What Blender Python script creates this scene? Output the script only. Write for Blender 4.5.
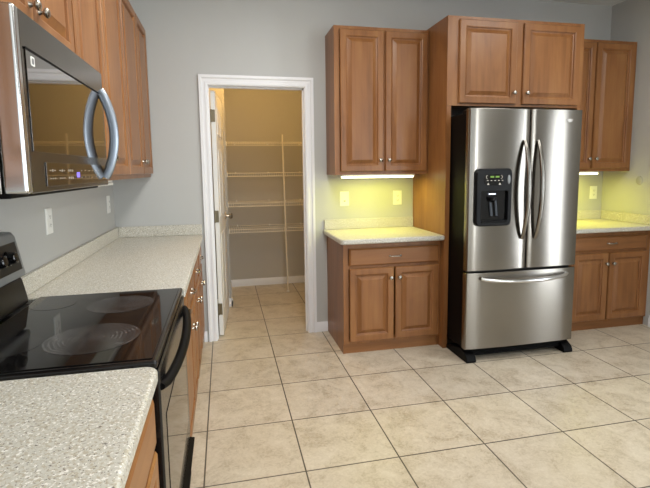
import bpy, bmesh, math, random
from mathutils import Vector, Matrix
random.seed(4)
for o in list(bpy.data.objects): bpy.data.objects.remove(o, do_unlink=True)
SC = bpy.context.scene; COL = SC.collection
R = math.radians
# ------------------------------------------------------------------ camera
cam_data = bpy.data.cameras.new('camera'); cam = bpy.data.objects.new('camera', cam_data); COL.objects.link(cam)
YAW, PITCH, ROLL, F = .2225, .1153, -.0114, 466.8
s_, c_ = math.sin(YAW), math.cos(YAW)
fw = Vector((s_*math.cos(PITCH), c_*math.cos(PITCH), -math.sin(PITCH)))
r0 = Vector((c_, -s_, 0)); u0 = r0.cross(fw)
rr = math.cos(ROLL)*r0 + math.sin(ROLL)*u0
uu = -math.sin(ROLL)*r0 + math.cos(ROLL)*u0
cam.matrix_world = Matrix(((rr.x, uu.x, -fw.x, .8222), (rr.y, uu.y, -fw.y, -3.8277), (rr.z, uu.z, -fw.z, 1.3841), (0, 0, 0, 1)))
cam_data.sensor_fit = 'HORIZONTAL'; cam_data.sensor_width = 36
cam_data.lens = F/650*36; cam_data.shift_x = -(330.5-325)/650; cam_data.shift_y = (224-244)/650
cam_data.clip_start = .02
SC.camera = cam
# ------------------------------------------------------------------ world, lights, exposure
w = bpy.data.worlds.new('world'); SC.world = w; w.use_nodes = True
bg = w.node_tree.nodes['Background']; bg.inputs[0].default_value = (.75, .87, 1, 1); bg.inputs[1].default_value = 1.0
SC.view_settings.view_transform = 'Standard'; SC.view_settings.look = 'None'
SC.view_settings.gamma = 1; SC.view_settings.use_curve_mapping = False
SC.view_settings.exposure = 0.06
def area(name, loc, direction, sx, sy, power, color, spread=180):
    l = bpy.data.lights.new(name, 'AREA'); l.shape = 'RECTANGLE'; l.size = sx; l.size_y = sy; l.energy = power; l.color = color
    l.spread = R(spread)
    o = bpy.data.objects.new(name, l); COL.objects.link(o); o.location = loc
    o.rotation_euler = Vector(direction).to_track_quat('-Z', 'Y').to_euler(); return o
# patio door daylight, then two added window fills from the unseen room
area('patio_daylight', (4.56, -2.56, 1.1), (-1, 0, 0), .68, 2.0, 33, (.90, .96, 1))
area('added_side_window_fill', (4.54, -6.1, 1.35), (-1, 0, 0), 1.6, 1.9, 140, (.93, .98, 1))  # added side window, unseen, brightens the left wall and cabinets
area('added_rear_window_fill', (2.3, -7.12, 1.35), (0, 1, 0), 3.4, 1.9, 20, (.93, .98, 1))  # added soft fill from an assumed window behind the camera

# ------------------------------------------------------------------ materials
def new_mat(name):
    m = bpy.data.materials.new(name); m.use_nodes = True
    nt = m.node_tree; b = nt.nodes['Principled BSDF']; return m, nt, b
def N(nt, kind, **kw):
    n = nt.nodes.new(kind)
    for k, v in kw.items():
        if k in n.inputs: n.inputs[k].default_value = v
        else: setattr(n, k, v)
    return n
def srgb(r, g, b):
    f = lambda c: c/12.92 if c <= .04045 else ((c+.055)/1.055)**2.4
    return (f(r/255), f(g/255), f(b/255), 1)
def ramp(nt, fac, stops):
    r = nt.nodes.new('ShaderNodeValToRGB'); e = r.color_ramp.elements
    while len(e) < len(stops): e.new(.5)
    for i, (p, c) in enumerate(stops): e[i].position = p; e[i].color = c
    nt.links.new(fac, r.inputs[0]); return r.outputs[0]
def coords(nt, scale, rnd=True):
    tc = N(nt, 'ShaderNodeTexCoord'); mp = N(nt, 'ShaderNodeMapping'); mp.inputs['Scale'].default_value = scale
    if rnd:
        oi = N(nt, 'ShaderNodeObjectInfo'); ad = N(nt, 'ShaderNodeVectorMath', operation='MULTIPLY_ADD')
        nt.links.new(oi.outputs['Random'], ad.inputs[0]); ad.inputs[1].default_value = (7, 5, 9)
        nt.links.new(tc.outputs['Object'], ad.inputs[2]); nt.links.new(ad.outputs[0], mp.inputs['Vector'])
    else: nt.links.new(tc.outputs['Object'], mp.inputs['Vector'])
    return mp.outputs[0]
def plain(name, col, rough=.5, metal=0, spec=.5, emit=None, es=0, coat=0):
    m, nt, b = new_mat(name)
    b.inputs['Base Color'].default_value = col; b.inputs['Roughness'].default_value = rough
    b.inputs['Metallic'].default_value = metal; b.inputs['Specular IOR Level'].default_value = spec
    b.inputs['Coat Weight'].default_value = coat
    if emit: b.inputs['Emission Color'].default_value = emit; b.inputs['Emission Strength'].default_value = es
    return m
def wood(name, axis, dark, mid, light, rough=.36):
    m, nt, b = new_mat(name)
    sc = [26, 26, 26]; sc[axis] = 1.3
    v = coords(nt, sc)
    n1 = N(nt, 'ShaderNodeTexNoise', Scale=1.0, Detail=6.0, Roughness=.6, Distortion=.6); nt.links.new(v, n1.inputs['Vector'])
    sc2 = [3.2, 3.2, 3.2]; sc2[axis] = .9
    v2 = coords(nt, sc2)
    n2 = N(nt, 'ShaderNodeTexNoise', Scale=1.4, Detail=3.0, Roughness=.55, Distortion=1.2); nt.links.new(v2, n2.inputs['Vector'])
    mx = N(nt, 'ShaderNodeMath', operation='MULTIPLY_ADD'); nt.links.new(n2.outputs[0], mx.inputs[0]); mx.inputs[1].default_value = .55
    m2 = N(nt, 'ShaderNodeMath', operation='MULTIPLY'); nt.links.new(n1.outputs[0], m2.inputs[0]); m2.inputs[1].default_value = .45
    nt.links.new(m2.outputs[0], mx.inputs[2])
    c = ramp(nt, mx.outputs[0], [(.30, dark), (.5, mid), (.72, light)])
    nt.links.new(c, b.inputs['Base Color']); b.inputs['Roughness'].default_value = rough
    b.inputs['Specular IOR Level'].default_value = .45
    bp = N(nt, 'ShaderNodeBump', Strength=.06, Distance=.002); nt.links.new(n1.outputs[0], bp.inputs['Height']); nt.links.new(bp.outputs[0], b.inputs['Normal'])
    return m
WD = (srgb(114, 73, 39), srgb(139, 92, 52), srgb(158, 111, 66))
WV = wood('maple_vertical', 2, *WD); WX = wood('maple_horizontal', 0, *WD)
WALL_C = srgb(186, 187, 185)
def wall_mat():
    m, nt, b = new_mat('wall_paint')
    v = coords(nt, (1, 1, 1), False)
    n = N(nt, 'ShaderNodeTexNoise', Scale=90.0, Detail=3.0); nt.links.new(v, n.inputs['Vector'])
    b.inputs['Base Color'].default_value = WALL_C; b.inputs['Roughness'].default_value = .62
    bp = N(nt, 'ShaderNodeBump', Strength=.12, Distance=.004); nt.links.new(n.outputs[0], bp.inputs['Height']); nt.links.new(bp.outputs[0], b.inputs['Normal'])
    return m
WALL = wall_mat()
PANTRY = plain('pantry_paint', srgb(184, 181, 174), .65)
CEIL = plain('ceiling_white', srgb(225, 226, 224), .8)
WHITE = plain('white_trim', srgb(232, 233, 236), .38)
DOORW = plain('white_door', srgb(226, 224, 220), .4)
PLATE = plain('white_plastic', srgb(235, 236, 232), .35)
SLOT = plain('dark_slot', srgb(70, 68, 62), .6)
GREYWIRE = plain('white_wire', srgb(228, 222, 208), .4)
def tile_mat():
    m, nt, b = new_mat('beige_tile')
    tc = N(nt, 'ShaderNodeTexCoord')
    mp = N(nt, 'ShaderNodeMapping'); T = .457
    mp.inputs['Location'].default_value = (-.687/T, .464/T, 0); mp.inputs['Scale'].default_value = (1/T, 1/T, 1)
    nt.links.new(tc.outputs['Object'], mp.inputs['Vector'])
    br = N(nt, 'ShaderNodeTexBrick', offset=0.0, squash=1.0)
    br.inputs['Scale'].default_value = 1; br.inputs['Brick Width'].default_value = 1; br.inputs['Row Height'].default_value = 1
    br.inputs['Mortar Size'].default_value = .0085; br.inputs['Mortar Smooth'].default_value = .15; br.inputs['Bias'].default_value = 0
    br.inputs['Color1'].default_value = (.93, .93, .93, 1); br.inputs['Color2'].default_value = (1, 1, 1, 1); br.inputs['Mortar'].default_value = (1, 1, 1, 1)
    nt.links.new(mp.outputs[0], br.inputs['Vector'])
    v = coords(nt, (1, 1, 1), False)
    n1 = N(nt, 'ShaderNodeTexNoise', Scale=7.0, Detail=8.0, Roughness=.62, Distortion=.7); nt.links.new(v, n1.inputs['Vector'])
    n2 = N(nt, 'ShaderNodeTexNoise', Scale=45.0, Detail=5.0, Roughness=.6, Distortion=1.5); nt.links.new(v, n2.inputs['Vector'])
    ma = N(nt, 'ShaderNodeMath', operation='MULTIPLY_ADD'); nt.links.new(n1.outputs[0], ma.inputs[0]); ma.inputs[1].default_value = .6
    mb = N(nt, 'ShaderNodeMath', operation='MULTIPLY'); nt.links.new(n2.outputs[0], mb.inputs[0]); mb.inputs[1].default_value = .4
    nt.links.new(mb.outputs[0], ma.inputs[2])
    c = ramp(nt, ma.outputs[0], [(.33, srgb(164, 150, 128)), (.5, srgb(197, 185, 165)), (.68, srgb(212, 202, 184))])
    mm = N(nt, 'ShaderNodeMixRGB', blend_type='MULTIPLY'); mm.inputs[0].default_value = 1
    nt.links.new(c, mm.inputs[1]); nt.links.new(br.outputs['Color'], mm.inputs[2])
    mx = N(nt, 'ShaderNodeMixRGB'); nt.links.new(br.outputs['Fac'], mx.inputs[0]); nt.links.new(mm.outputs[0], mx.inputs[1]); mx.inputs[2].default_value = srgb(84, 76, 66)
    nt.links.new(mx.outputs[0], b.inputs['Base Color'])
    rr_ = N(nt, 'ShaderNodeMapRange'); nt.links.new(ma.outputs[0], rr_.inputs[0]); rr_.inputs[3].default_value = .30; rr_.inputs[4].default_value = .46
    nt.links.new(rr_.outputs[0], b.inputs['Roughness']); b.inputs['Specular IOR Level'].default_value = .5
    h = N(nt, 'ShaderNodeMath', operation='MULTIPLY_ADD'); nt.links.new(br.outputs['Fac'], h.inputs[0]); h.inputs[1].default_value = -1
    nt.links.new(ma.outputs[0], h.inputs[2])
    bp = N(nt, 'ShaderNodeBump', Strength=.25, Distance=.003); nt.links.new(h.outputs[0], bp.inputs['Height']); nt.links.new(bp.outputs[0], b.inputs['Normal'])
    return m
TILE = tile_mat()
def speckle():
    m, nt, b = new_mat('speckled_laminate')
    v = coords(nt, (1, 1, 1), False)
    base = srgb(199, 197, 187)
    def spots(scale, thr, col, prev, off):
        mp = N(nt, 'ShaderNodeMapping'); mp.inputs['Location'].default_value = (off, off*2, off*3); nt.links.new(v, mp.inputs['Vector'])
        n = N(nt, 'ShaderNodeTexNoise', Scale=scale, Detail=2.0, Roughness=.6); nt.links.new(mp.outputs[0], n.inputs['Vector'])
        st = N(nt, 'ShaderNodeMapRange'); nt.links.new(n.outputs[0], st.inputs[0]); st.inputs[1].default_value = thr; st.inputs[2].default_value = thr+.05
        mx = N(nt, 'ShaderNodeMixRGB'); nt.links.new(st.outputs[0], mx.inputs[0]); mx.inputs[2].default_value = col
        if isinstance(prev, tuple): mx.inputs[1].default_value = prev
        else: nt.links.new(prev, mx.inputs[1])
        return mx.outputs[0]
    c = spots(150, .53, srgb(182, 174, 154), base, 1)
    c = spots(150, .58, srgb(238, 236, 230), c, 3)
    c = spots(155, .61, srgb(138, 132, 120), c, 5)
    c = spots(150, .655, srgb(74, 68, 60), c, 7)
    nt.links.new(c, b.inputs['Base Color']); b.inputs['Roughness'].default_value = .33
    return m
SPECK = speckle()
def steel(name, col, rough, axis=2, var=.05):
    m, nt, b = new_mat(name)
    sc = [220, 220, 220]; sc[axis] = 3
    v = coords(nt, sc)
    n = N(nt, 'ShaderNodeTexNoise', Scale=1.0, Detail=3.0); nt.links.new(v, n.inputs['Vector'])
    mr = N(nt, 'ShaderNodeMapRange'); nt.links.new(n.outputs[0], mr.inputs[0]); mr.inputs[3].default_value = rough-var; mr.inputs[4].default_value = rough+var
    nt.links.new(mr.outputs[0], b.inputs['Roughness'])
    b.inputs['Base Color'].default_value = col; b.inputs['Metallic'].default_value = 1
    return m
def aniso(m, amount, rot):
    nt = m.node_tree; b = nt.nodes['Principled BSDF']; b.inputs['Anisotropic'].default_value = amount; b.inputs['Anisotropic Rotation'].default_value = rot
    t = N(nt, 'ShaderNodeTangent', direction_type='RADIAL', axis='Z'); nt.links.new(t.outputs[0], b.inputs['Tangent']); return m
STEEL = steel('brushed_steel', srgb(138, 133, 126), .23, 2, .02); aniso(STEEL, .9, .25)
STEELM = steel('microwave_steel', srgb(118, 113, 106), .22, 1, .03)
BRIGHT = steel('bright_steel', srgb(214, 214, 214), .18, 2, .03)
HANDLE = steel('handle_steel', srgb(138, 134, 128), .22)
NICKEL = plain('satin_nickel', srgb(178, 172, 162), .24, 1)
BRASS = plain('aged_hinge_metal', srgb(140, 132, 112), .35, 1)
BLACK = plain('black_enamel', srgb(14, 14, 15), .18)
BLACKM = plain('black_matte', srgb(6, 6, 7), .5, 0, .12)
BLACKR = plain('black_riser', srgb(12, 12, 13), .3, 0, .3)
CHAR = plain('charcoal_plastic', srgb(9, 10, 13), .35, 0, .2)
SILVER = plain('silver_panel', srgb(128, 132, 134), .4, .3)
SMOKE = plain('smoked_glass', srgb(40, 30, 20), .03, 0, 1.0, coat=1)
CAVITY = plain('cavity_black', srgb(6, 6, 8), .12)
GREEN = plain('green_display', srgb(40, 60, 10), .3, emit=(.45, .9, .08, 1), es=.3)
BLUEL = plain('violet_display', srgb(60, 50, 120), .3, emit=(.3, .22, 1, 1), es=1.0)
MARK = plain('pale_print', srgb(205, 200, 190), .5)
MARKD = plain('faint_print', srgb(140, 132, 118), .5)
GASKET = plain('gasket_grey', srgb(60, 60, 60), .6)
def cook():
    m, nt, b = new_mat('ceramic_glass'); b.inputs['Base Color'].default_value = srgb(16, 15, 15); b.inputs['Roughness'].default_value = .045
    b.inputs['Specular IOR Level'].default_value = .4
    return m
COOK = cook()
def burner_mat():
    m, nt, b = new_mat('burner_residue')
    v = coords(nt, (1, 1, 1))
    n = N(nt, 'ShaderNodeTexNoise', Scale=9.0, Detail=6.0, Roughness=.65, Distortion=.7); nt.links.new(v, n.inputs['Vector'])
    w_ = N(nt, 'ShaderNodeTexWave', wave_type='RINGS', rings_direction='Z'); w_.inputs['Scale'].default_value = 26; w_.inputs['Distortion'].default_value = 2.5; w_.inputs['Detail'].default_value = 2
    tc = N(nt, 'ShaderNodeTexCoord'); nt.links.new(tc.outputs['Object'], w_.inputs['Vector'])
    mu = N(nt, 'ShaderNodeMath', operation='MULTIPLY'); nt.links.new(n.outputs[0], mu.inputs[0]); wm = N(nt, 'ShaderNodeMapRange'); wm.inputs[3].default_value = .62; wm.inputs[4].default_value = 1.0; nt.links.new(w_.outputs['Fac'], wm.inputs[0]); nt.links.new(wm.outputs[0], mu.inputs[1])
    c = ramp(nt, mu.outputs[0], [(.26, srgb(22, 21, 21)), (.40, srgb(44, 43, 43)), (.62, srgb(86, 84, 84))])
    nt.links.new(c, b.inputs['Base Color']); b.inputs['Roughness'].default_value = .13
    return m
BURN = burner_mat()

# ------------------------------------------------------------------ mesh helpers
def box(bm, x0, x1, y0, y1, z0, z1):
    x0, x1 = sorted((x0, x1)); y0, y1 = sorted((y0, y1)); z0, z1 = sorted((z0, z1))
    v = [bm.verts.new(p) for p in ((x0,y0,z0),(x1,y0,z0),(x1,y1,z0),(x0,y1,z0),(x0,y0,z1),(x1,y0,z1),(x1,y1,z1),(x0,y1,z1))]
    for f in ((0,3,2,1),(4,5,6,7),(0,1,5,4),(1,2,6,5),(2,3,7,6),(3,0,4,7)): bm.faces.new([v[i] for i in f])
def prism(bm, pts, a0, a1, axis='z'):
    def mk(p, a):
        return {'z': (p[0], p[1], a), 'x': (a, p[0], p[1]), 'y': (p[0], a, p[1])}[axis]
    A = [bm.verts.new(mk(p, a0)) for p in pts]; B = [bm.verts.new(mk(p, a1)) for p in pts]
    n = len(pts)
    for i in range(n): bm.faces.new((A[i], A[(i+1)%n], B[(i+1)%n], B[i]))
    bm.faces.new(A[::-1]); bm.faces.new(B)
def rings(bm, u0, u1, z0, z1, y_back, prof):
    """nested rectangles facing -y; prof = [(inset, height)...], height towards -y"""
    prev = None
    for i, (ins, h) in enumerate(prof):
        y = y_back - h
        v = [bm.verts.new(p) for p in ((u0+ins, y, z0+ins), (u1-ins, y, z0+ins), (u1-ins, y, z1-ins), (u0+ins, y, z1-ins))]
        if prev:
            for k in range(4): bm.faces.new((prev[k], prev[(k+1)%4], v[(k+1)%4], v[k]))
        else: bm.faces.new(v[::-1])
        prev = v
    bm.faces.new(prev)
def tube(bm, pts, rad, seg=10, closed_caps=True, flat=(1, 1), up=Vector((0, 0, 1))):
    pts = [Vector(p) for p in pts]; prev = None; n = len(pts)
    rads = rad if isinstance(rad, (list, tuple)) else [rad]*n
    t0 = (pts[1]-pts[0]).normalized()
    a = up.cross(t0)
    if a.length < 1e-3: a = Vector((1, 0, 0)).cross(t0)
    a.normalize()
    for i, p in enumerate(pts):
        t = (pts[min(i+1, n-1)] - pts[max(i-1, 0)]).normalized()
        a = (a - t*a.dot(t)).normalized(); b = t.cross(a)
        ring = [bm.verts.new(p + rads[i]*(flat[0]*math.cos(2*math.pi*k/seg)*a + flat[1]*math.sin(2*math.pi*k/seg)*b)) for k in range(seg)]
        if prev:
            for k in range(seg): bm.faces.new((prev[k], prev[(k+1)%seg], ring[(k+1)%seg], ring[k]))
        elif closed_caps: bm.faces.new(ring[::-1])
        prev = ring
    if closed_caps: bm.faces.new(prev)
def lathe(bm, c, axis, prof, seg=20):
    """prof = [(distance along axis, radius)...]"""
    c = Vector(c); ax = Vector(axis).normalized(); a = ax.orthogonal().normalized(); b = ax.cross(a); prev = None
    for d, r in prof:
        ring = [bm.verts.new(c + ax*d + max(r, 1e-4)*(math.cos(2*math.pi*k/seg)*a + math.sin(2*math.pi*k/seg)*b)) for k in range(seg)]
        if prev:
            for k in range(seg): bm.faces.new((prev[k], prev[(k+1)%seg], ring[(k+1)%seg], ring[k]))
        else: bm.faces.new(ring[::-1])
        prev = ring
    bm.faces.new(prev)
def obj(name, bm, mat, parent=None, bevel=0, seg=2, smooth=35, label=None):
    bmesh.ops.recalc_face_normals(bm, faces=bm.faces)
    me = bpy.data.meshes.new(name); bm.to_mesh(me); bm.free()
    for m in (mat if isinstance(mat, list) else [mat]): me.materials.append(m)
    o = bpy.data.objects.new(name, me); COL.objects.link(o)
    if parent: o.parent = parent
    if smooth:
        for p in me.polygons: p.use_smooth = True
        me.set_sharp_from_angle(angle=R(smooth))
    if bevel:
        b = o.modifiers.new('bevel', 'BEVEL'); b.width = bevel; b.segments = seg; b.limit_method = 'ANGLE'; b.angle_limit = R(50); b.harden_normals = True
    if label: o['label'] = label
    return o
def B(): return bmesh.new()
def bx(*a):
    bm = B(); box(bm, *a); return bm
def thing(name, label, cat, loc=(0,0,0), rz=0, group=None):
    o = bpy.data.objects.new(name, None); COL.objects.link(o); o.location = loc; o.rotation_euler = (0, 0, rz); o.empty_display_size = .1
    o['label'] = label; o['category'] = cat
    if group: o['group'] = group
    return o
def struct(name, bm, mat, parent=None, bevel=0, smooth=35):
    o = obj(name, bm, mat, parent, bevel, 2, smooth); 
    if not parent: o['kind'] = 'structure'
    return o

# ------------------------------------------------------------------ room shell
H = 2.86; XR = 4.385; YF = -7.0
DX0, DX1, DZ = .727, 1.48, 2.045           # pantry doorway
struct('floor', bx(-.12, XR+.12, YF-.12, 2.0, -.1, 0), TILE, smooth=0)
struct('ceiling', bx(-.12, XR+.12, YF-.12, 0, H, H+.1), CEIL, smooth=0)
struct('wall_left', bx(-.12, 0, YF-.12, .12, 0, H), WALL, smooth=0)
bm = B(); box(bm, 0, DX0-.02, 0, .12, 0, H); box(bm, DX1+.02, XR, 0, .12, 0, H); box(bm, DX0-.02, DX1+.02, 0, .12, DZ+.02, H)
struct('wall_back', bm, WALL, smooth=0)
bm = B(); PY0, PY1, PZ1 = -2.90, -2.22, 2.12
box(bm, XR, XR+.12, PY1, .12, 0, H); box(bm, XR, XR+.12, -5.3, PY0, 0, H); box(bm, XR, XR+.12, YF-.12, -6.9, 0, H); box(bm, XR, XR+.12, -6.9, -5.3, 0, .4); box(bm, XR, XR+.12, -6.9, -5.3, 2.3, H); box(bm, XR, XR+.12, PY0, PY1, PZ1, H); box(bm, XR, XR+.12, PY0, PY1, 0, .06)
struct('wall_right', bm, WALL, smooth=0)
bm = B(); RX0, RX1, RZ0, RZ1 = .6, 4.0, .4, 2.3
box(bm, 0, RX0, YF-.12, YF, 0, H); box(bm, RX1, XR, YF-.12, YF, 0, H); box(bm, RX0, RX1, YF-.12, YF, 0, RZ0); box(bm, RX0, RX1, YF-.12, YF, RZ1, H)
struct('wall_rear', bm, WALL, smooth=0)
# patio door frame and frames of the two added windows, all out of view
bm = B()
for y in (PY0, PY1-.05): box(bm, XR+.02, XR+.08, y, y+.05, .06, PZ1)
box(bm, XR+.02, XR+.08, PY0, PY1, .06, .12); box(bm, XR+.02, XR+.08, PY0, PY1, PZ1-.05, PZ1)
struct('window_1', bm, WHITE, smooth=0)
bm = B()
for x in (RX0, 1.70, 2.83, RX1-.05): box(bm, x, x+.05, YF-.09, YF-.03, RZ0, RZ1)
for z in (RZ0, 1.35, RZ1-.05): box(bm, RX0, RX1, YF-.09, YF-.03, z, z+.05)
struct('assumed_window_2', bm, WHITE, smooth=0)
bm = B()
for y in (-6.9, -6.125, -5.35): box(bm, XR+.02, XR+.08, y, y+.05, .4, 2.3)
for z in (.4, 2.25): box(bm, XR+.02, XR+.08, -6.9, -5.3, z, z+.05)
struct('assumed_window_3', bm, WHITE, smooth=0)
# pantry
PB = 1.80; PJ = .97; PX = .853; PR = 2.35; PH = 2.62
bm = B(); box(bm, .50, PR+.1, PB, PB+.1, 0, PH); struct('wall_pantry_back', bm, PANTRY, smooth=0)
bm = B(); prism(bm, [(.55, .12), (.64, .12), (.64, PJ), (PX, PJ), (PX, PB), (.55, PB)], 0, PH); struct('wall_pantry_left', bm, PANTRY, smooth=0)
struct('wall_pantry_right', bx(PR, PR+.1, .12, PB, 0, PH), PANTRY, smooth=0)
struct('ceiling_pantry', bx(.5, PR+.1, .12, PB+.1, PH, PH+.08), CEIL, smooth=0)
# pantry-side face of the back wall
bm = B(); box(bm, .64, DX0-.021, .1205, .128, 0, PH); box(bm, DX1+.021, PR, .1205, .128, 0, PH); box(bm, DX0-.021, DX1+.021, .1205, .128, DZ+.021, PH)
struct('wall_pantry_front', bm, PANTRY, smooth=0)
# baseboards
def base_prof(h=.085, t=.014): return [(0, 0), (t, 0), (t, h*.72), (t*.45, h*.88), (t*.35, h), (0, h)]
bm = B(); prism(bm, [(-p[0], p[1]) for p in base_prof()], DX1+.072, 1.653, 'x'); prism(bm, [(-p[0], p[1]) for p in base_prof()], .62, DX0-.082, 'x')
struct('baseboard_back', bm, WHITE)
bm = B(); prism(bm, [(XR-p[0], p[1]) for p in base_prof(.10)], PY1+.05, -.602, 'y'); struct('baseboard_right', bm, WHITE)
bm = B(); prism(bm, [(PB-p[0], p[1]) for p in base_prof()], PX, PR, 'x'); struct('baseboard_pantry_back', bm, WHITE)
bm = B(); prism(bm, [(PJ-p[0], p[1]) for p in base_prof()], .66, PX+.014, 'x'); prism(bm, [(PX+p[0], p[1]) for p in base_prof()], PJ-.014, PB-.015, 'y')
struct('baseboard_pantry_left', bm, WHITE)
# door casing: profile swept around the opening with mitred corners
def casing():
    bm = B()
    prof = [(0, 0), (0, .010), (.010, .014), (.022, .014), (.030, .011), (.046, .012), (.056, .020), (.076, .020), (.076, 0)]
    x0, x1, zt = DX0-.003, DX1+.003, DZ+.003
    prev = None
    for st in range(4):
        ring = []
        for d, h in prof:
            x = x0-d*.87 if st < 2 else x1+d*.95
            z = 0 if st in (0, 3) else zt+d
            ring.append(bm.verts.new((x, -h, z)))
        if prev:
            for k in range(len(ring)): bm.faces.new((prev[k], prev[(k+1)%len(ring)], ring[(k+1)%len(ring)], ring[k]))
        else: bm.faces.new(ring)
        prev = ring
    bm.faces.new(prev[::-1]); return bm
struct('trim_1', casing(), WHITE, smooth=20)
bm = B()
box(bm, DX0-.0195, DX0, .0005, .125, 0, DZ); box(bm, DX1, DX1+.0195, .0005, .125, 0, DZ); box(bm, DX0-.0195, DX1+.0195, .0005, .125, DZ, DZ+.0195)
box(bm, DX0, DX0+.006, .030, .050, 0, DZ); box(bm, DX1-.010, DX1, .035, .070, 0, DZ); box(bm, DX0, DX1, .035, .070, DZ-.010, DZ)
struct('trim_2', bm, WHITE, smooth=0)

# ------------------------------------------------------------------ pantry door (open inward)
door = thing('door_1', 'white six panel pantry door swung open into the pantry', 'door', (.7755, .082, 0), R(86.0)); door['kind'] = 'structure'
def six_panel():
    bm = B(); W, Hd, t = .745, 2.02, .035
    box(bm, 0, W, 0, t, .012, Hd)
    xs = ((.105, .345), (.40, .64)); zs = ((.22, .86), (1.00, 1.56), (1.68, 1.90))
    for a, b in xs:
        for c, d in zs:
            rings(bm, a, b, c, d, .001, [(0, 0), (.004, .006), (.016, .006), (.022, .002), (.03, .002), (.055, .007)])
    return bm
obj('slab', six_panel(), DOORW, door)
for z in (.238, 1.016, 1.824):
    bm = B(); box(bm, -.0025, 0, .004, .034, z-.048, z+.048); 
    tube(bm, [(-.006, .034, z-.05), (-.006, .034, z+.05)], .007, 10)
    obj('hinge', bm, BRASS, door, label='dull metal hinge')
bm = B(); lathe(bm, (.68, 0, .955), (0, -1, 0), [(0, .032), (.008, .032), (.010, .014), (.035, .012), (.038, .024), (.055, .029), (.068, .022), (.072, .0)])
obj('knob', bm, NICKEL, door, label='satin metal round knob')

# pantry lamp
lamp = thing('ceiling_light', 'small domed ceiling lamp inside the pantry', 'ceiling light', (1.15, .62, PH))
bm = B(); lathe(bm, (0, 0, 0), (0, 0, -1), [(0, .13), (.02, .13), (.025, .12), (.03, .0)]); obj('base', bm, WHITE, lamp)
bm = B(); lathe(bm, (0, 0, -.03), (0, 0, -1), [(0, .115), (.03, .105), (.055, .075), (.07, .03), (.073, 0)])
obj('dome', bm, plain('warm_dome', (1, .8, .5, 1), .4, emit=(1, .62, .26, 1), es=3), lamp)
l = bpy.data.lights.new('pantry_bulb', 'POINT'); l.energy = 18; l.color = (1, .60, .18); l.shadow_soft_size = .09
o = bpy.data.objects.new('pantry_bulb', l); COL.objects.link(o); o.parent = lamp; o.location = (0, 0, -.22)

# wire shelves
SY0, SY1 = 1.43, PB-.004
def wire_shelf(z, label):
    t = thing('wire_shelf', label, 'wire shelf', (PX, SY1, z), 0, 'pantry wire shelves')
    L = PR-PX-.004; D = SY1-SY0
    bm = B(); n = int(L/.0254)
    for i in range(n):
        x = .012+i*.0254
        tube(bm, [(x, 0, 0), (x, -D, 0), (x, -D-.001, -.036)], .0024, 5)
    obj('deck_wire', bm, GREYWIRE, t, smooth=60)
    bm = B()
    for y, zz in ((-.006, -.003), (-D*.5, -.004), (-D+.004, -.004), (-D-.002, -.038)):
        tube(bm, [(.002, y, zz), (L, y, zz)], .0044, 8)
    obj('rail', bm, GREYWIRE, t, smooth=60)
    bm = B(); box(bm, 0, .010, -D-.008, -D+.03, -.044, .008); box(bm, .0, .004, -D+.03, -D+.06, -.03, .0)
    obj('end_bracket', bm, PLATE, t, .002)
    for i in range(4):
        bm = B(); x = .1+i*.38
        box(bm, x, x+.014, -.012, 0, -.012, .010); obj('wall_clip', bm, PLATE, t, .002)
    return t
wire_shelf(1.700, 'topmost white wire shelf on the pantry back wall')
wire_shelf(1.362, 'second wire shelf from the top in the pantry, at eye level')
wire_shelf(1.030, 'third wire shelf from the top in the pantry, level with the door knob')
wire_shelf(.738, 'lowest white wire shelf in the pantry')
t = thing('support_pole', 'tall thin white pole standing in front of the pantry shelves', 'pole', (1.497, 1.405, 0))
bm = B(); tube(bm, [(0, 0, .006), (-.028, 0, 1.78)], .0085, 12); obj('rod', bm, GREYWIRE, t)
bm = B(); lathe(bm, (0, 0, 0), (0, 0, 1), [(0, .016), (.006, .016), (.012, .009)]); obj('foot', bm, PLATE, t)
for z in (1.70, 1.362, 1.03, .738):
    bm = B(); xo = -.028*z/1.78; box(bm, xo-.006, xo+.006, .004, .020, z-.034, z-.008); obj('clip', bm, PLATE, t, .001)

# ------------------------------------------------------------------ cabinets (built facing -y in their own frame)
def place(wall, a, z, x=0):
    """root position and rotation for a unit starting at coordinate a along its wall"""
    return ((a, 0, z), 0) if wall == 'back' else ((0, a, z), R(90))
DOOR_PROF = [(0, 0), (0, .014), (.005, .020), (.044, .020), (.050, .0165), (.052, .007), (.060, .004), (.086, .0155), (.089, .0185)]
DRAW_PROF = [(0, 0), (0, .012), (.004, .016), (.012, .020)]
def add_knob(parent, u, yf, z):
    bm = B(); lathe(bm, (u, yf, z), (0, -1, 0), [(0, .009), (.003, .008), (.008, .0055), (.013, .006), (.016, .0125), (.021, .0155), (.026, .0145), (.029, .010), (.0305, 0)], 18)
    obj('knob', bm, NICKEL, parent, label='shiny round metal knob')
def add_pull(parent, u, yf, z, w_=.085):
    bm = B(); h = w_/2
    tube(bm, [(u-h, yf, z), (u-h, yf-.014, z), (u-h+.008, yf-.020, z), (u-h*.4, yf-.022, z), (u+h*.4, yf-.022, z), (u+h-.008, yf-.020, z), (u+h, yf-.014, z), (u+h, yf, z)], [.005, .0045, .0045, .005, .005, .0045, .0045, .005], 10)
    lathe(bm, (u-h, yf, z), (0, -1, 0), [(0, .008), (.004, .007), (.006, .003)]); lathe(bm, (u+h, yf, z), (0, -1, 0), [(0, .008), (.004, .007), (.006, .003)])
    obj('pull', bm, NICKEL, parent, label='shiny curved metal pull')
def add_door(t, u0, u1, z0, z1, yf, knob=None):
    bm = B(); rings(bm, u0, u1, z0, z1, yf-.001, DOOR_PROF)
    d = obj('door', bm, WV, t, smooth=25)
    if knob: add_knob(d, knob[0], yf-.021, knob[1])
    return d
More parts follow.
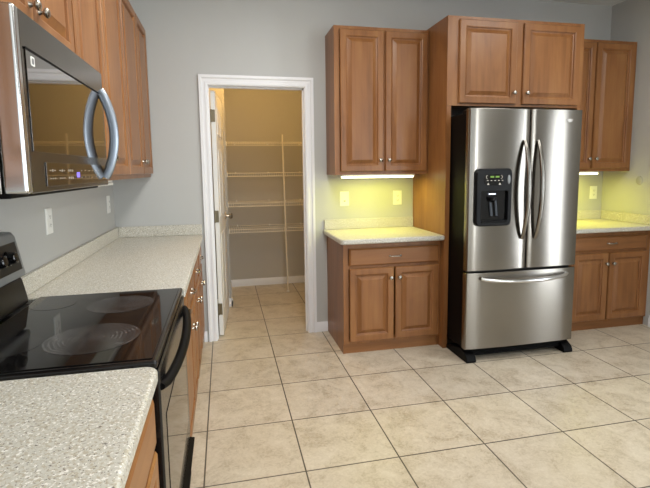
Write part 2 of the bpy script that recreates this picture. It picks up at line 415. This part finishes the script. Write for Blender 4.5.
def add_drawer(t, u0, u1, z0, z1, yf, pull=True):
    bm = B(); rings(bm, u0, u1, z0, z1, yf-.001, DRAW_PROF)
    d = obj('drawer', bm, WX, t, smooth=25)
    if pull: add_pull(d, (u0+u1)/2, yf-.021, (z0+z1)/2)
def face_frame(u0, u1, z0, z1, y0, y1, stiles, rails, mull=()):
    bm = B(); sl, sr = stiles
    box(bm, u0, u0+sl, y0, y1, z0, z1); box(bm, u1-sr, u1, y0, y1, z0, z1)
    for a, b in rails: box(bm, u0+sl, u1-sr, y0, y1, a, b)
    for a, b, c, d in mull: box(bm, a, b, y0, y1, c, d)
    return bm
def wall_cabinet(wall, a0, a1, z0, z1, depth, doors, label, stiles=(.04, .04), kz=.085):
    """doors = [(u0,u1,dz0,dz1,knob side)] in wall coordinates; depth is to the face-frame front"""
    loc, rz = place(wall, a0, z0); t = thing('wall_cabinet', label, 'cabinet', loc, rz); W = a1-a0; Hc = z1-z0
    bm = B(); yb = -.002; yf = -depth; T = .018
    box(bm, 0, T, yf+.019, yb, 0, Hc); box(bm, W-T, W, yf+.019, yb, 0, Hc)
    box(bm, T, W-T, yf+.019, yb, .022, .022+T); box(bm, T, W-T, yf+.019, yb, Hc-T, Hc); box(bm, T, W-T, yb-.008, yb, .04, Hc-T)
    obj('carcass', bm, WV, t, smooth=0)
    mull = []
    if len(doors) > 1:
        m = (doors[0][1]+doors[1][0])/2-a0; mull = [(m-.02, m+.02, .04, Hc-.04)]
    obj('face_frame', face_frame(0, W, 0, Hc, yf, yf+.019, stiles, [(0, .04), (Hc-.04, Hc)], mull), WV, t, smooth=0)
    for (u0, u1, c, d, k) in doors:
        kx = (u0+.028 if k == 'L' else u1-.028)-a0
        add_door(t, u0-a0, u1-a0, c-z0, d-z0, yf, (kx, c-z0+kz))
    return t
def base_cabinet(wall, a0, a1, depth, top, drawers, doors, label, stiles=(.04, .04), toe=.078, kz=.577):
    loc, rz = place(wall, a0, 0); t = thing('base_cabinet', label, 'cabinet', loc, rz); W = a1-a0
    yb = -.002; yf = -depth; T = .018
    bm = B()
    box(bm, 0, T, yf+.019, yb, 0, top); box(bm, W-T, W, yf+.019, yb, 0, top)
    box(bm, T, W-T, yf+.019, yb, toe, toe+T); box(bm, T, W-T, yb-.008, yb, toe, top); box(bm, T, W-T, yf+.019, yb, top-.02, top)
    obj('carcass', bm, WV, t, smooth=0)
    dz = drawers[0][2] if drawers else top
    mull = []
    obj('face_frame', face_frame(0, W, toe, top, yf, yf+.019, stiles, [(toe, toe+.035), (dz-.03, dz+.015), (top-.04, top)], mull), WV, t, smooth=0)
    obj('toe_kick', bx(.0185, W-.0185, yf+.022, yf+.040, 0, toe-.001), WX, t, smooth=0)
    for (u0, u1, c, d) in drawers: add_drawer(t, u0-a0, u1-a0, c, d, yf)
    for (u0, u1, c, d, k) in doors:
        kx = (u0+.028 if k == 'L' else u1-.028)-a0
        add_door(t, u0-a0, u1-a0, c, d, yf, (kx, kz))
    return t
CT = .885; CB = .847
# middle group
wall_cabinet('back', 1.660, 2.426, 1.345, 2.457, .302, [(1.703, 2.049, 1.370, 2.430, 'R'), (2.064, 2.410, 1.370, 2.430, 'L')],
             'two door wall cabinet over the short counter between pantry door and fridge')
base_cabinet('back', 1.655, 2.427, .555, CB-.001, [(1.697, 2.409, .676, .807)], [(1.699, 2.044, .098, .657, 'R'), (2.056, 2.407, .098, .657, 'L')],
             'base cabinet with one drawer and two doors between pantry door and fridge')
# fridge surround: a tall panel either side and the deep cabinet between them
def end_panel(x, stile_x0, stile_x1, label):
    t = thing('tall_end_panel', label, 'cabinet panel', (x, 0, 0))
    obj('panel', bx(0, .020, -.597, -.002, 0, 2.475), WV, t, smooth=0)
    obj('front_stile', bx(stile_x0-x, stile_x1-x, -.616, -.5975, 0, 1.842), WV, t, smooth=0)
end_panel(2.430, 2.430, 2.465, 'tall wooden end panel running to the floor on the left side of the fridge')
end_panel(3.552, 3.540, 3.572, 'tall wooden end panel on the right side of the fridge')
t = thing('wall_cabinet', 'deep two door wall cabinet directly above the fridge', 'cabinet', (2.430, 0, 1.843))
bm = B(); box(bm, .0205, 1.1215, -.597, -.002, 0, .018); box(bm, .0205, 1.1215, -.597, -.002, .614, .632); box(bm, .0205, 1.1215, -.012, -.002, .018, .614)
obj('carcass', bm, WV, t, smooth=0)
obj('face_frame', face_frame(0, 1.142, 0, .632, -.616, -.5975, (.088, .045), [(0, .042), (.597, .632)], [(.553, .612, .042, .597)]), WV, t, smooth=0)
add_door(t, .088, .553, .017, .607, -.616, (.530, .099)); add_door(t, .612, 1.098, .017, .607, -.616, (.640, .099))
# right group
wall_cabinet('back', 3.574, XR-.002, 1.345, 2.462, .302, [(3.602, 3.955, 1.370, 2.435, 'R'), (3.968, 4.352, 1.370, 2.435, 'L')],
             'two door wall cabinet in the right corner beyond the fridge')
base_cabinet('back', 3.574, XR-.002, .560, CB-.001, [(3.606, 4.332, .688, .808)], [(3.606, 3.950, .090, .666, 'R'), (3.962, 4.340, .090, .666, 'L')],
             'base cabinet in the right corner beyond the fridge', stiles=(.04, .045))
# left wall
wall_cabinet('left', -3.60, -2.70, 1.345, 2.450, .276, [(-3.58, -3.16, 1.370, 2.425, 'R'), (-3.14, -2.72, 1.370, 2.425, 'L')],
             'left wall cabinet beside the camera on the near side of the microwave')
wall_cabinet('left', -.922, -.004, 1.345, 2.450, .276, [(-.910, -.437, 1.370, 2.425, 'R'), (-.425, -.02, 1.370, 2.425, 'L')],
             'left wall cabinet with two doors in the far corner by the back wall')
wall_cabinet('left', -1.836, -.924, 1.345, 2.450, .276, [(-1.822, -1.402, 1.370, 2.425, 'R'), (-1.388, -.936, 1.370, 2.425, 'L')],
             'left wall cabinet with two doors just beyond the microwave')
wall_cabinet('left', -2.636, -1.838, 1.782, 2.450, .276, [(-2.606, -2.242, 1.805, 2.425, 'R'), (-2.228, -1.852, 1.805, 2.425, 'L')],
             'short left wall cabinet directly above the microwave', kz=.06)
base_cabinet('left', -.462, -.004, .606, CB-.001, [(-.43, -.03, .676, .800)], [(-.43, -.235, .10, .657, 'R'), (-.225, -.03, .10, .657, 'L')],
             'left base cabinet in the far corner beside the back wall', kz=.545)
base_cabinet('left', -.962, -.464, .606, CB-.001, [(-.94, -.49, .676, .800)], [(-.94, -.72, .10, .657, 'R'), (-.71, -.49, .10, .657, 'L')],
             'left base cabinet in the middle of the run beyond the range', kz=.545)
base_cabinet('left', -1.780, -.964, .606, CB-.001, [(-1.755, -1.512, .676, .800), (-1.50, -.99, .676, .800)], [(-1.735, -1.26, .10, .657, 'R'), (-1.25, -.99, .10, .657, 'L')],
             'left base cabinet right next to the far side of the black range', kz=.545)
base_cabinet('left', -3.40, -2.590, .606, CB-.001, [(-3.37, -2.606, .676, .805)], [(-3.37, -3.0, .10, .657, 'R'), (-2.99, -2.606, .10, .657, 'L')],
             'left base cabinet on the near side of the range, under the nearest counter', kz=.545)
base_cabinet('left', -4.6, -3.402, .592, CB-.001, [(-4.57, -3.43, .676, .805)], [(-4.57, -4.01, .10, .657, 'R'), (-4.0, -3.43, .10, .657, 'L')],
             'left base cabinet beside the camera under the nearest counter')

# ------------------------------------------------------------------ countertops
def rounded(x0, x1, y0, y1, rad):
    """rectangle with rounded corners; rad = radii for (x0,y0),(x1,y0),(x1,y1),(x0,y1)"""
    pts = []
    for (cx, cy, r, a0) in ((x0, y0, rad[0], 180), (x1, y0, rad[1], 270), (x1, y1, rad[2], 0), (x0, y1, rad[3], 90)):
        if r <= 0: pts.append((cx, cy)); continue
        ox = cx + (r if cx == x0 else -r); oy = cy + (r if cy == y0 else -r)
        for k in range(7):
            a = R(a0+15*k); pts.append((ox+r*math.cos(a), oy+r*math.sin(a)))
    return pts
def counter(label, rect, rad, splashes):
    t = thing('countertop', label, 'countertop', (rect[0], rect[2], CB))
    bm = B(); prism(bm, [(x-rect[0], y-rect[2]) for x, y in rounded(*rect, rad)], 0, CT-CB); obj('slab', bm, SPECK, t, .011, 4)
    for s in splashes:
        obj('backsplash', bx(s[0]-rect[0], s[1]-rect[0], s[2]-rect[2], s[3]-rect[2], CT-CB+.0005, CT-CB+.083), SPECK, t, .003)
    return t
counter('short speckled countertop with backsplash left of the fridge', (1.622, 2.4285, -.628, -.002), (.03, .012, 0, 0), [(1.632, 2.4275, -.022, -.002)])
counter('speckled countertop with backsplash in the right corner past the fridge', (3.5735, XR-.002, -.628, -.002), (0, 0, 0, 0), [(3.575, XR-.003, -.022, -.002), (XR-.022, XR-.003, -.626, -.0225)])
counter('long speckled countertop on the left beyond the range, reaching the back wall', (.002, .642, -1.781, -.002), (0, .006, 0, 0), [(.003, .022, -1.781, -.003), (.0225, .636, -.022, -.003)])
counter('nearest speckled countertop in the lower left, before the range', (.002, .640, -4.6, -2.588), (0, 0, .035, 0), [(.003, .022, -4.6, -2.590)])

# ------------------------------------------------------------------ refrigerator
FX0, FX1 = 2.449, 3.336; FYD = -.925
f = thing('refrigerator', 'stainless steel french door refrigerator with ice dispenser and black sides', 'refrigerator', (FX0, 0, 0))
W = FX1-FX0; SX = 2.9175-FX0
obj('body', bx(.022, W-.004, -.850, -.06, .085, 1.765), BLACKM, f, .006)
obj('gasket', bx(.03, W-.02, -.866, -.8505, .10, 1.76), GASKET, f)
def bowed(u0, u1, z0, z1, y0=-.868, yf=FYD, bulge=.008, rad=.006, name='door', parent=None):
    n = 16; pts = []
    for i in range(n+1):
        s = i/n; u = u0+.006+(u1-u0-.012)*s
        e = min(s, 1-s)*(u1-u0); ed = 0 if e > rad else (rad-math.sqrt(max(0, rad*rad-(rad-e)**2)))*.6
        pts.append((u, yf-bulge*(1-(2*s-1)**2)+bulge*.5+ed))
    poly = [(u0, y0)]+[(u0, pts[0][1]+.012)]+pts+[(u1, pts[-1][1]+.012), (u1, y0)]
    bm = B(); prism(bm, poly, z0, z1)
    return obj(name, bm, STEEL, parent, .004, 3, 60)
d1 = bowed(0, SX-.0025, .668, 1.788, parent=f); d2 = bowed(SX+.0025, W, .668, 1.788, parent=f)
d3 = bowed(0, W, .098, .652, name='freezer_drawer', parent=f, bulge=.010)
def vhandle(u, z0, z1, parent, y=-.934, out=.062):
    bm = B(); pts = []; rad = []
    for i in range(25):
        s = i/24; q = math.sin(math.pi*s)**.7
        pts.append((u, y+.004-out*q, z0+(z1-z0)*s)); rad.append(.013+.006*q)
    tube(bm, pts, rad, 14, flat=(1.0, .75)); return obj('handle', bm, HANDLE, parent, smooth=60)
vhandle(2.868-FX0, .885, 1.572, d1); vhandle(2.974-FX0, .885, 1.572, d2)
bm = B(); pts = []
for i in range(25):
    s = i/24; q = math.sin(math.pi*s)**.6
    pts.append((.108+(3.248-2.449-.108)*s, -.935-.058*q, .612-.020*q))
tube(bm, pts, .0135, 14); obj('handle', bm, BRIGHT, d3, smooth=60)
# dispenser
DU0, DU1, DZ0, DZ1 = 2.492-FX0, 2.766-FX0, .985, 1.381
disp = bpy.data.objects.new('dispenser', None)
bm = B()
prof = rounded(DU0, DU1, DZ0, DZ1, (.035,)*4)
cav = rounded(DU0+.035, DU1-.030, DZ0+.038, DZ0+.245, (.012,)*4)
ya, yb_ = -.952, -.920
# bezel: outer rounded shell with a hole for the cavity
no, nc = len(prof), len(cav)
o1 = [bm.verts.new((p[0], yb_, p[1])) for p in prof]; o2 = [bm.verts.new((p[0], ya+.008, p[1])) for p in prof]
ce = ((DU0+DU1)/2, (DZ0+DZ1)/2)
o3 = [bm.verts.new((p[0]+(ce[0]-p[0])*.05, ya, p[1]+(ce[1]-p[1])*.035)) for p in prof]
c1 = [bm.verts.new((p[0], ya+.001, p[1])) for p in cav]; c2 = [bm.verts.new((p[0], ya+.022, p[1])) for p in cav]
for i in range(no):
    j = (i+1) % no
    bm.faces.new((o1[i], o1[j], o2[j], o2[i])); bm.faces.new((o2[i], o2[j], o3[j], o3[i])); bm.faces.new((o3[i], o3[j], c1[j], c1[i])); bm.faces.new((c1[i], c1[j], c2[j], c2[i]))
disp = obj('dispenser', bm, CHAR, f, smooth=40, label='dark grey water and ice dispenser')
bm = B(); v = [bm.verts.new((p[0], ya+.0215, p[1])) for p in cav]; bm.faces.new(v); obj('cavity', bm, CAVITY, disp, smooth=0)
bm = B()
for uo, w_ in ((.118, .016), (.158, .014)):
    prism(bm, [(DU0+uo, DZ0+.07), (DU0+uo+w_, DZ0+.07), (DU0+uo+w_-.012, DZ0+.18), (DU0+uo-.012, DZ0+.18)], ya+.010, ya+.020, 'y')
obj('paddle', bm, plain('paddle_clear', srgb(70, 76, 84), .1), disp)
bm = B(); lathe(bm, (DU0+.125, ya+.012, DZ0+.20), (0, 0, -1), [(0, .03), (.02, .028), (.035, .012), (.037, 0)]); obj('spout', bm, CHAR, disp)
obj('lamp', bx(DU0+.10, DU0+.15, ya+.006, ya+.012, DZ0+.218, DZ0+.226), plain('dispenser_lamp', (.8, .85, .9, 1), .3, emit=(.75, .82, 1, 1), es=1.2), disp)
obj('drip_tray', bx(DU0+.04, DU1-.035, ya-.004, ya+.02, DZ0+.022, DZ0+.036), BLACKM, disp, .003)
bm = B(); prism(bm, rounded(DU0+.055, DU1-.075, DZ1-.115, DZ1-.038, (.035,)*4), ya-.003, ya+.002, 'y'); obj('control_panel', bm, CAVITY, disp, .001)
bm = B(); box(bm, DU0+.10, DU0+.128, ya-.0045, ya-.003, DZ1-.062, DZ1-.050); box(bm, DU0+.140, DU0+.168, ya-.0045, ya-.003, DZ1-.062, DZ1-.050); obj('display', bm, GREEN, disp, smooth=0, label='small lit green display')
for k in range(2):
    uc = DU0+.085+k*.088
    bm = B(); prism(bm, [(uc-.009, DZ1-.110), (uc+.009, DZ1-.110), (uc, DZ1-.097)], ya-.0045, ya-.003, 'y'); obj('triangle_mark', bm, MARK, disp, smooth=0, label='pale triangle symbol')
for k in range(5): obj('dash_mark', bx(DU0+.075+k*.028, DU0+.086+k*.028, ya-.0045, ya-.003, DZ1-.083, DZ1-.079), MARK, disp, smooth=0)
for (uc, sg) in ((DU0+.075, -1), (DU0+.185, 1)):
    bm = B(); tube(bm, [(uc+sg*.012*math.cos(a)-sg*.006, ya-.0035, DZ1-.058+.012*math.sin(a)) for a in [R(-80+20*i) for i in range(9)]], .0013, 6)
    obj('arc_mark', bm, MARK, disp, label='pale curved symbol')
bm = B(); lathe(bm, (DU1-.030, ya+.001, DZ1-.075), (0, -1, 0), [(0, .017), (.005, .016), (.007, .012), (.0075, 0)])
for v in bm.verts: v.co.z = (DZ1-.075)+(v.co.z-(DZ1-.075))*1.9; v.co.x = (DU1-.030)+(v.co.x-(DU1-.030))*.7
obj('button', bm, SILVER, disp, label='oval silver button')
# emblem: small flourish with two swept strokes
bm = B(); ux, zz = 3.216-FX0, 1.711
ye = FYD-.0062
prism(bm, [(ux-.032, zz+.002), (ux-.012, zz+.012), (ux+.010, zz+.014), (ux+.040, zz+.010), (ux+.012, zz+.006), (ux-.006, zz+.002), (ux-.020, zz-.004)], ye-.002, ye+.004, 'y')
prism(bm, [(ux-.018, zz-.006), (ux, zz-.001), (ux+.020, zz+.001), (ux+.034, zz-.001), (ux+.014, zz-.008), (ux-.006, zz-.014)], ye-.002, ye+.004, 'y')
for v in bm.verts: v.co.x = ux+(v.co.x-ux)*.8; v.co.z = zz+(v.co.z-zz)*.75
obj('emblem', bm, HANDLE, d2, smooth=0, label='small silver emblem')
# hinge covers, grille, feet
for u in (.03, W-.09):
    obj('hinge_cover', bx(u, u+.06, -.90, -.80, 1.7655, 1.785) if False else bx(u, u+.06, -.845, -.76, 1.7655, 1.787), BLACKM, f, .004)
bm = B(); box(bm, .03, W-.03, -.870, -.845, .028, .084)
for i in range(3): box(bm, .04, W-.04, -.878, -.8705, .034+i*.017, .044+i*.017)
obj('grille', bm, BLACKM, f, .002)
for u in (.012, W-.075):
    bm = B(); prism(bm, [(-.935, .012), (-.925, .002), (-.88, 0), (-.60, 0), (-.60, .03), (-.84, .084), (-.88, .07), (-.92, .045)], u, u+.075, 'x')
    obj('foot', bm, BLACKM, f, .006, 3)

# ------------------------------------------------------------------ range
RY0, RY1 = -2.583, -1.786
g = thing('range', 'black electric range with smooth glass cooktop between two left counters', 'range', (0, RY1, 0))
g.rotation_euler = (0, 0, R(90)); g.location = (0, RY0, 0)
GW = RY1-RY0       # local: u along the wall (0 near .. GW far), -y out from the wall
obj('body', bx(.004, GW-.004, -.600, -.03, .02, .868), BLACKM, g, .004)
obj('cooktop_frame', bx(.0, GW, -.634, -.085, .8685, .893), BLACK, g, .008, 3)
obj('cooktop_glass', bx(.018, GW-.018, -.620, -.098, .8935, .8955), COOK, g, .001)
def ring_disc(u, d, r, mat, name='burner'):
    bm = B(); n = 48
    rr_ = [(0.0, 0), (r*.35, 0), (r*.7, 0), (r, 0)]
    prev = None
    for q, _ in rr_[1:]:
        ring = [bm.verts.new((q*math.cos(2*math.pi*k/n), q*math.sin(2*math.pi*k/n), .0004)) for k in range(n)]
        if prev:
            for k in range(n): bm.faces.new((prev[k], prev[(k+1)%n], ring[(k+1)%n], ring[k]))
        else: bm.faces.new(ring)
        prev = ring
    low = [bm.verts.new((v.co.x, v.co.y, 0)) for v in prev]
    for k in range(n): bm.faces.new((prev[k], prev[(k+1)%n], low[(k+1)%n], low[k]))
    o = obj(name, bm, mat, g, smooth=30); o.location = (u, -d, .8956); return o
ring_disc(-2.36-RY0, .425, .132, BURN).__setitem__('label', 'large burner ring smeared with pale residue')
ring_disc(-1.995-RY0, .430, .115, BURN).__setitem__('label', 'burner ring with faint residue')
DIM = plain('burner_plain', srgb(26, 25, 25), .1)
ring_disc(-1.94-RY0, .185, .075, DIM); ring_disc(-2.38-RY0, .20, .09, DIM)
# riser and backguard
bm = B(); prism(bm, [(-.004, .8936), (-.082, .8936), (-.080, .915), (-.066, .985), (-.060, 1.000), (-.004, 1.000)], .09, GW-.09, 'x'); obj('riser', bm, BLACKR, g, .010, 3)
bm = B(); prism(bm, [(-.004, 1.0005), (-.074, 1.0005), (-.078, 1.012), (-.052, 1.150), (-.040, 1.168), (-.004, 1.170)], .09, GW-.09, 'x'); bg_ = obj('backguard', bm, SILVER, g, .006, 3, label='silver backguard')
def guard(u, s, off):   # point on the sloping control face
    return Vector((u, -.078+.026*s-off, 1.012+.138*s))
bm = B(); q = [guard(.112, .14, .0015), guard(GW-.112, .14, .0015), guard(GW-.112, .88, .0015), guard(.112, .88, .0015)]
q2 = [p+Vector((0, .006, 0)) for p in q]
A = [bm.verts.new(p) for p in q]; C2 = [bm.verts.new(p) for p in q2]
bm.faces.new(A); bm.faces.new(C2[::-1])
for i in range(4): bm.faces.new((A[i], A[(i+1)%4], C2[(i+1)%4], C2[i]))
obj('control_panel', bm, BLACKR, bg_, smooth=0)
for u in (.20, .285, GW-.285, GW-.20):
    c = guard(u, .52, .0016); nrm = Vector((0, -.98, .19))
    bm = B(); lathe(bm, c, nrm, [(0, .027), (.004, .027), (.007, .023), (.026, .020), (.029, .016), (.0295, 0)], 24)
    obj('knob', bm, BLACK, bg_)
# oven door
od = obj('oven_door', bx(.008, GW-.008, -.638, -.601, .238, .862), BLACK, g, .006, 3)
obj('window', bx(.09, GW-.09, -.6395, -.6385, .34, .70), plain('oven_glass', srgb(20, 18, 17), .04, 0, .6), od)
bm = B(); pts = []
for i in range(25):
    s = i/24; qn = math.sin(math.pi*s)**.55
    pts.append((.022+(GW-.05)*s, -.634-.035*qn, .812-.014*qn))
tube(bm, pts, [.0135]*25, 12, flat=(1.2, .75)); obj('handle', bm, BLACKM, od, smooth=60)
sd = obj('storage_drawer', bx(.008, GW-.008, -.634, -.601, .045, .230), BLACKM, g, .006, 3)
bm = B(); prism(bm, [(-.6345, .19), (-.652, .20), (-.656, .222), (-.6345, .228)], .02, GW-.02, 'x'); obj('lip', bm, BLACKM, sd)
for u in (.05, GW-.09):
    for d in (.08, .54):
        bm = B(); lathe(bm, (u+.02, -d, 0), (0, 0, 1), [(0, .02), (.02, .02)]); obj('foot', bm, BLACKM, g)

# ------------------------------------------------------------------ microwave
MY0, MY1, MX, MZ0, MZ1 = -2.634, -1.840, .382, 1.336, 1.760
m_ = thing('microwave', 'stainless over the range microwave with dark mirror glass door', 'microwave', (0, MY0, MZ0), R(90))
MW = MY1-MY0; MH = MZ1-MZ0
obj('housing', bx(.004, MW-.004, -.300, -.002, .004, MH+.018), BLACKM, m_, .004)
obj('front_frame', bx(.002, MW-.002, -.331, -.3005, .0, MH), STEELM, m_, .003)
obj('underside', bx(.012, MW-.012, -.345, -.02, -.010, .0035), BLACKM, m_, .003)
# door: steel frame with smoked glass
mdoor = obj('door', bx(.040, MW, -.380, -.3315, 0, MH), STEELM, m_, .004, 3)
bm = B(); box(bm, .006, .036, -.384, -.3315, 0, MH); obj('end_trim', bm, BRIGHT, m_, .009, 4, label='bright steel vertical edge strip')
bm = B(); box(bm, .062, MW-.030, -.3825, -.3805, .100, .336); obj('glass', bm, SMOKE, mdoor, .0008)
bm = B(); box(bm, .060, MW-.024, -.3832, -.3805, .3365, .342); obj('top_seam', bm, BLACKM, mdoor, smooth=0)
bm = B(); box(bm, .136, MW-.055, -.3825, -.3805, .014, .076); kp = obj('keypad', bm, SMOKE, m_, .0008)
for row, zc in enumerate((.055, .034)):
    for k in range(3):
        for j in range(3):
            u = .155+k*.075+j*.017
            hgt = .006 if (k == 2 or (j == 1 and row == 0)) else .0032
            obj('button_mark', bx(u, u+.011, -.3831, -.3825, zc-hgt/2, zc+hgt/2), MARKD, kp, smooth=0)
    for j in range(6): obj('button_mark', bx(.43+j*.042, .44+j*.042, -.3831, -.3825, zc-.0015, zc+.0015), MARKD, kp, smooth=0)
obj('display', bx(.385, .415, -.3832, -.3825, .034, .050), BLUEL, kp, smooth=0, label='small violet display')
bm = B(); prism(bm, rounded(.088, .112, .305, .327, (.004,)*4), -.3832, -.3824, 'y'); obj('badge', bm, PLATE, mdoor, smooth=0, label='small white square badge')
bm = B(); prism(bm, rounded(.093, .107, .309, .323, (.004,)*4), -.3835, -.3830, 'y'); obj('badge_center', bm, SILVER, mdoor, smooth=0)
bm = B(); pts = []
HU = -1.915-MY0
for i in range(25):
    s = i/24; qn = math.sin(math.pi*s)**.75
    pts.append((HU, -.386-.041*qn, .030+.318*s))
tube(bm, pts, .0135, 14, flat=(1.25, .7), up=Vector((1, 0, 0))); obj('handle', bm, plain('microwave_handle_steel', srgb(150, 158, 168), .33, 1), mdoor, smooth=60)
bm = B()
for k in range(14): box(bm, .06+k*.05, .095+k*.05, -.3815, -.3805, MH-.018, MH-.012)

# ------------------------------------------------------------------ outlets and switches
def plate(wall, a, z, kind, label):
    loc, rz = (((a, 0, z), 0) if wall == 'back' else ((0, a, z), R(90)))
    nm = 'light_switch' if kind == 'switch' else 'wall_outlet'
    t = thing(nm, label, 'light switch' if kind == 'switch' else 'outlet', loc, rz)
    bm = B(); rings(bm, -.0395, .0395, -.062, .062, -.0005, [(0, 0), (0, .003), (.004, .006), (.036, .0065)]); obj('cover_plate', bm, PLATE, t)
    if kind == 'switch':
        obj('rocker', bx(-.0165, .0165, -.0105, -.0070, -.033, .033), PLATE, t, .002)
        bm = B(); box(bm, -.007, .010, -.0113, -.0106, -.022, -.015); obj('indicator', bm, SLOT, t, smooth=0)
    else:
        for s in (1, -1):
            bm = B(); prism(bm, rounded(-.0165, .0165, s*.020-.0135, s*.020+.0135, (.006,)*4), -.0095, -.0068, 'y'); so = obj('socket', bm, PLATE, t, .001)
            bm = B(); box(bm, -.008, -.0055, -.0100, -.0096, s*.02-.002, s*.02+.007); box(bm, .0055, .008, -.0100, -.0096, s*.02-.002, s*.02+.006); lathe(bm, (0, -.0096, s*.02-.007), (0, -1, 0), [(0, .0028), (.0004, .0028)], 10)
            obj('slot', bm, SLOT, so, smooth=0)
    return t
plate('back', 1.810, 1.140, 'switch', 'white light switch on the back wall above the short counter, nearest the pantry door')
plate('back', 2.286, 1.138, 'outlet', 'white outlet on the back wall close to the fridge side panel')
plate('back', 4.285, 1.140, 'outlet', 'outlet on the back wall in the right corner above the counter')
plate('left', -1.374, 1.158, 'outlet', 'white outlet on the left wall nearest the range')
plate('left', -.188, 1.155, 'outlet', 'white outlet on the left wall near the far corner')
t = thing('blank_wall_plate', 'small oval blank plate on the right wall under the corner cabinet', 'wall plate', (XR, -.412, 1.262))
bm = B(); lathe(bm, (0, 0, 0), (-1, 0, 0), [(0.0005, .034), (.004, .033), (.006, .028), (.0065, 0)], 28)
for v in bm.verts: v.co.z *= 1.15
obj('cap', bm, plain('cap_paint', srgb(170, 168, 160), .6), t)

# ------------------------------------------------------------------ under-cabinet lights
LENS = plain('lit_lens', (1, .95, .6, 1), .4, emit=(1, .98, .55, 1), es=4)
LOFF = plain('unlit_lens', srgb(230, 230, 222), .4)
def strip(wall, a0, a1, d, label, power, z=1.366):
    loc, rz = place(wall, a0, z-.0225); t = thing('under_cabinet_light', label, 'light', loc, rz); L = a1-a0
    # slim fixture screwed to the cabinet floor
    obj('housing', bx(0, L, -d, -d+.085, -.012, .0215), PLATE, t, .002)
    obj('lens', bx(.012, L-.012, -d-.006, -d+.075, -.026, -.0125), LENS if power else LOFF, t, .003)
    if power:
        la = bpy.data.lights.new('strip_glow', 'AREA'); la.shape = 'RECTANGLE'; la.size = L-.05; la.size_y = .05; la.energy = power; la.color = (1, .96, .03)
        o = bpy.data.objects.new('strip_glow', la); COL.objects.link(o); o.parent = t; o.location = (L/2, -d+.035, -.0275)
    return t
strip('back', 1.722, 2.330, .275, 'lit yellowish strip light under the cabinet left of the fridge', 2.9)
strip('back', 3.70, 4.085, .275, 'lit yellowish strip light under the cabinet right of the fridge', 3.6)
strip('left', -1.78, -1.10, .236, 'unlit white strip light under the left cabinet past the microwave', 0)

# ------------------------------------------------------------------ kitchen ceiling lights (above the frame; last two are added fills)
CDIF = plain('ceiling_diffuser', (1, 1, 1, 1), .5, emit=(1, .98, .95, 1), es=1.5)
def ceiling_light(x, y, power, label):
    t = thing('ceiling_light', label, 'ceiling light', (x, y, H))
    obj('frame', bx(-.32, .32, -.62, .62, -.05, -.0005), WHITE, t, .006)
    obj('diffuser', bx(-.29, .29, -.59, .59, -.062, -.051), CDIF, t, .004)
    la = bpy.data.lights.new('ceiling_glow', 'AREA'); la.shape = 'RECTANGLE'; la.size = .5; la.size_y = 1.1; la.energy = power; la.color = (1, .985, .95)
    o = bpy.data.objects.new('ceiling_glow', la); COL.objects.link(o); o.parent = t; o.location = (0, 0, -.066)
ceiling_light(1.25, -1.75, 29, 'flat ceiling light nearer the left counters, above the camera view')
ceiling_light(3.3, -1.9, 15, 'added ceiling fill light on the right in front of the fridge, above the camera view')  # unseen lamp added to brighten the left wall and cabinet doors
ceiling_light(1.3, -3.9, 11, 'added ceiling fill light above the nearest counter, over the camera')  # unseen lamp added to lift the nearest counter
